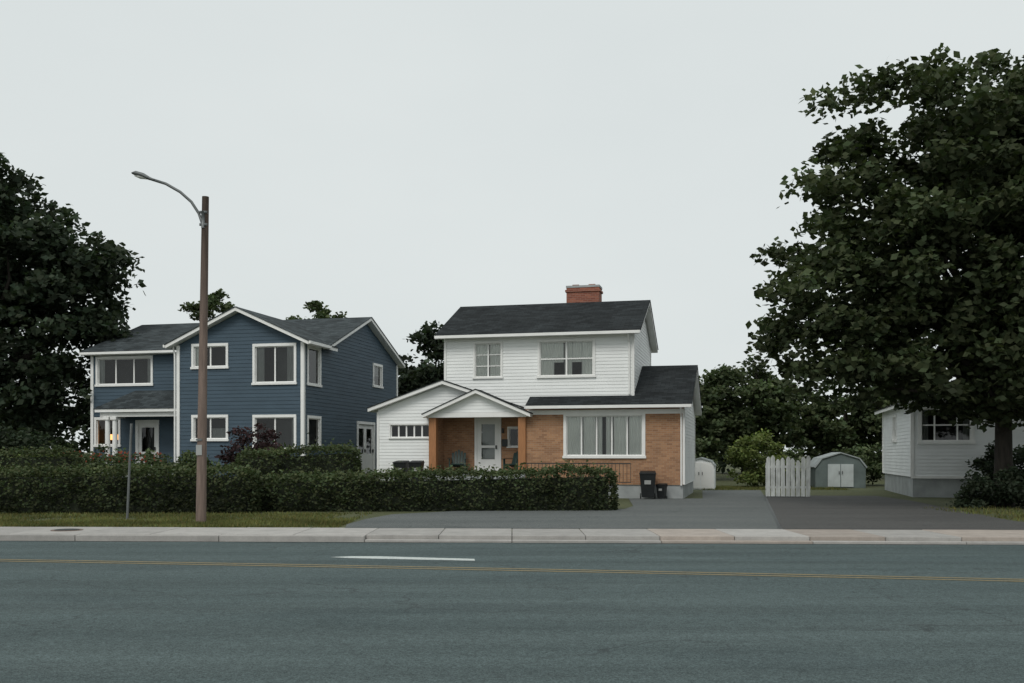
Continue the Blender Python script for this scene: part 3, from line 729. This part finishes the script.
def hedge(name,pts,w,h0,h1,dens=430,leaf=.055,mat='hedge',jit=.06):
    E=empty(name,(0,0,0)); Cs=[];K=[]; mb=MB()
    tot=sum((Vector(b)-Vector(a)).length for a,b in zip(pts[:-1],pts[1:])); run=0
    def und(p): return noise.noise(Vector((p.x*.9,p.y*.9,3)))*.10+noise.noise(Vector((p.x*3.1,p.y*3.1,7)))*.07
    for si,(a,b) in enumerate(zip(pts[:-1],pts[1:])):
        a=Vector(a);b=Vector(b);Ls=(b-a).length;d=(b-a)/Ls;nn=Vector((-d.y,d.x))
        ha=h0+(h1-h0)*run/tot; hb=h0+(h1-h0)*(run+Ls)/tot; run+=Ls
        ga=H(a.x,a.y);gb=H(b.x,b.y); q=w/2-.12
        a2=a+d*.1; b2=b-d*.1
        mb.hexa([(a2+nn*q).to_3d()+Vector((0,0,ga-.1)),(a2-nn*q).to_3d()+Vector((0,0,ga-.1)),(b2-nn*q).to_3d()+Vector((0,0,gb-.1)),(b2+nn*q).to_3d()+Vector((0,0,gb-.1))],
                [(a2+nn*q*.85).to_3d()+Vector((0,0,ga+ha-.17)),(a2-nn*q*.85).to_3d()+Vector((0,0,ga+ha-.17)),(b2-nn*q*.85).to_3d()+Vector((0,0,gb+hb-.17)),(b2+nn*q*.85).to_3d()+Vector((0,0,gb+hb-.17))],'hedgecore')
        area=Ls*(w+2*max(ha,hb)); n=int(area*dens)
        s=rng.uniform(0,1,n); per=rng.uniform(0,1,n)*(w+ha+ha)
        for i in range(n):
            h=ha+(hb-ha)*s[i]; p=a+d*(s[i]*Ls)
            t=per[i]
            if t<ha: off=-w/2; z=t*h/ha
            elif t<ha+w: off=-w/2+(t-ha); z=h
            else: off=w/2; z=(t-ha-w)*h/ha
            if z>h*.8 and abs(off)>w*.3: off*=.93
            bul=noise.noise(Vector((p.x*1.7,z*1.9,off)))*.12
            off+= (bul if off>0 else -bul) + rng.normal()*jit*.6
            z+= und(p)*(z/h)+rng.normal()*jit*.6 + (rng.exponential(.05) if z>=h else 0)
            g=ga+(gb-ga)*s[i]; P3=p+nn*off
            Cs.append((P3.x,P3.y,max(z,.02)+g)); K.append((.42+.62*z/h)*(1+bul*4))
        for end,pt,hh,gg,sg in ((0,a,ha,ga,-1),(1,b,hb,gb,1)):
            if (end==0 and si==0) or (end==1 and si==len(pts)-2):
                for i in range(int(w*hh*dens*1.3)):
                    o_=rng.uniform(-.5,.5)*w; z=rng.uniform(0,1)*hh
                    out=.16*math.sqrt(max(0,1-(2*o_/w)**2))*(1-.5*(z/hh)**3)+rng.normal()*.04
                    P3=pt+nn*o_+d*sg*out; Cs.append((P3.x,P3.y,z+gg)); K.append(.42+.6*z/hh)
    Cs=np.array(Cs);K=np.array(K)
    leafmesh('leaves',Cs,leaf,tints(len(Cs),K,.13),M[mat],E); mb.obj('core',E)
    return E
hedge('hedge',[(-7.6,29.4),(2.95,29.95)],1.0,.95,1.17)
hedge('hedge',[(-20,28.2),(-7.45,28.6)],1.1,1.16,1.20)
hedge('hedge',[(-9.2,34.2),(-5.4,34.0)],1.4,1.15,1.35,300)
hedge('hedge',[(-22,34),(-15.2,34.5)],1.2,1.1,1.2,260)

def blades(name,regs,n,h=.07):
    P=[]
    while len(P)<n:
        r=regs[rng.integers(len(regs))]; x=rng.uniform(r[0],r[1]); y=rng.uniform(r[2],r[3])
        if y+.044*x<22.33: continue
        if -3.95<x and y<30: 
            if x<12.6: continue
        if noise.noise(Vector((x*.8,y*.8,0)))<rng.uniform(-.6,.1): continue
        P.append((x,y,H(x,y)))
    P=np.array(P); a=rng.uniform(0,2*math.pi,n); w=rng.uniform(.008,.018,n); hh=h*rng.uniform(.4,1.3,n)
    V=np.empty((n,3,3)); dx=np.stack([np.cos(a)*w,np.sin(a)*w,np.zeros(n)],1)
    V[:,0]=P-dx;V[:,1]=P+dx;V[:,2]=P+np.stack([rng.normal(size=n)*hh*.4,rng.normal(size=n)*hh*.4,hh],1)
    me=bpy.data.meshes.new(name); me.vertices.add(3*n); me.vertices.foreach_set('co',V.ravel())
    me.loops.add(3*n); me.loops.foreach_set('vertex_index',np.arange(3*n,dtype=np.int32))
    me.polygons.add(n); me.polygons.foreach_set('loop_start',np.arange(0,3*n,3,dtype=np.int32)); me.update(calc_edges=True)
    K=np.array([.8+.5*noise.noise(Vector((p[0]*.7,p[1]*.7,5))) for p in P])
    at=me.color_attributes.new('tint','FLOAT_COLOR','POINT')
    T=np.repeat(np.concatenate([tints(n,K,.2),np.ones((n,1))],1),3,axis=0).astype(np.float32); at.data.foreach_set('color',T.ravel())
    me.materials.append(M['blade']); me.validate(); o=bpy.data.objects.new(name,me); COL.objects.link(o)
blades('grass',[(-18,-3.8,22.3,28.2),(-14,-3.8,22.2,25)],38000)
blades('grass',[(12.6,20,21.5,31),(9,16,47,52)],12000,.1)

# ------------------------------------------------------------------ light
w=bpy.data.worlds.new('World'); scene.world=w; w.use_nodes=True; nt=w.node_tree
bg=nt.nodes['Background']
sky=N(nt,'ShaderNodeTexSky',sky_type='NISHITA'); sky.sun_disc=False
sky.sun_elevation=math.radians(48); sky.sun_rotation=math.radians(202); sky.air_density=1; sky.dust_density=4
tc=N(nt,'ShaderNodeTexCoord')
cl=ramp(nt,tex(nt,1.6,4,vec=tc.outputs['Generated'],sc=(1,1,2.5)),.3,.75,(6.95,7.45,7.45),(7.5,7.95,7.9))
col=mixc(nt,.96,sky.outputs[0],cl)
nt.links.new(col,bg.inputs[0]); bg.inputs[1].default_value=.1
sun=bpy.data.lights.new('sun','SUN'); sun.energy=1.35; sun.angle=math.radians(25); sun.color=(1,.97,.92)
so=bpy.data.objects.new('sun',sun); COL.objects.link(so); so.rotation_euler=(math.radians(42),0,math.radians(-22))

cam=bpy.data.cameras.new('camera'); co=bpy.data.objects.new('camera',cam); COL.objects.link(co)
co.location=(0,0,1.65); co.rotation_euler=(math.radians(90),0,0)
cam.sensor_width=36; cam.lens=35; cam.shift_y=.111; cam.clip_end=2000; cam.clip_start=.1
scene.camera=co
scene.view_settings.view_transform='Standard'; scene.view_settings.look='None'; scene.view_settings.exposure=0
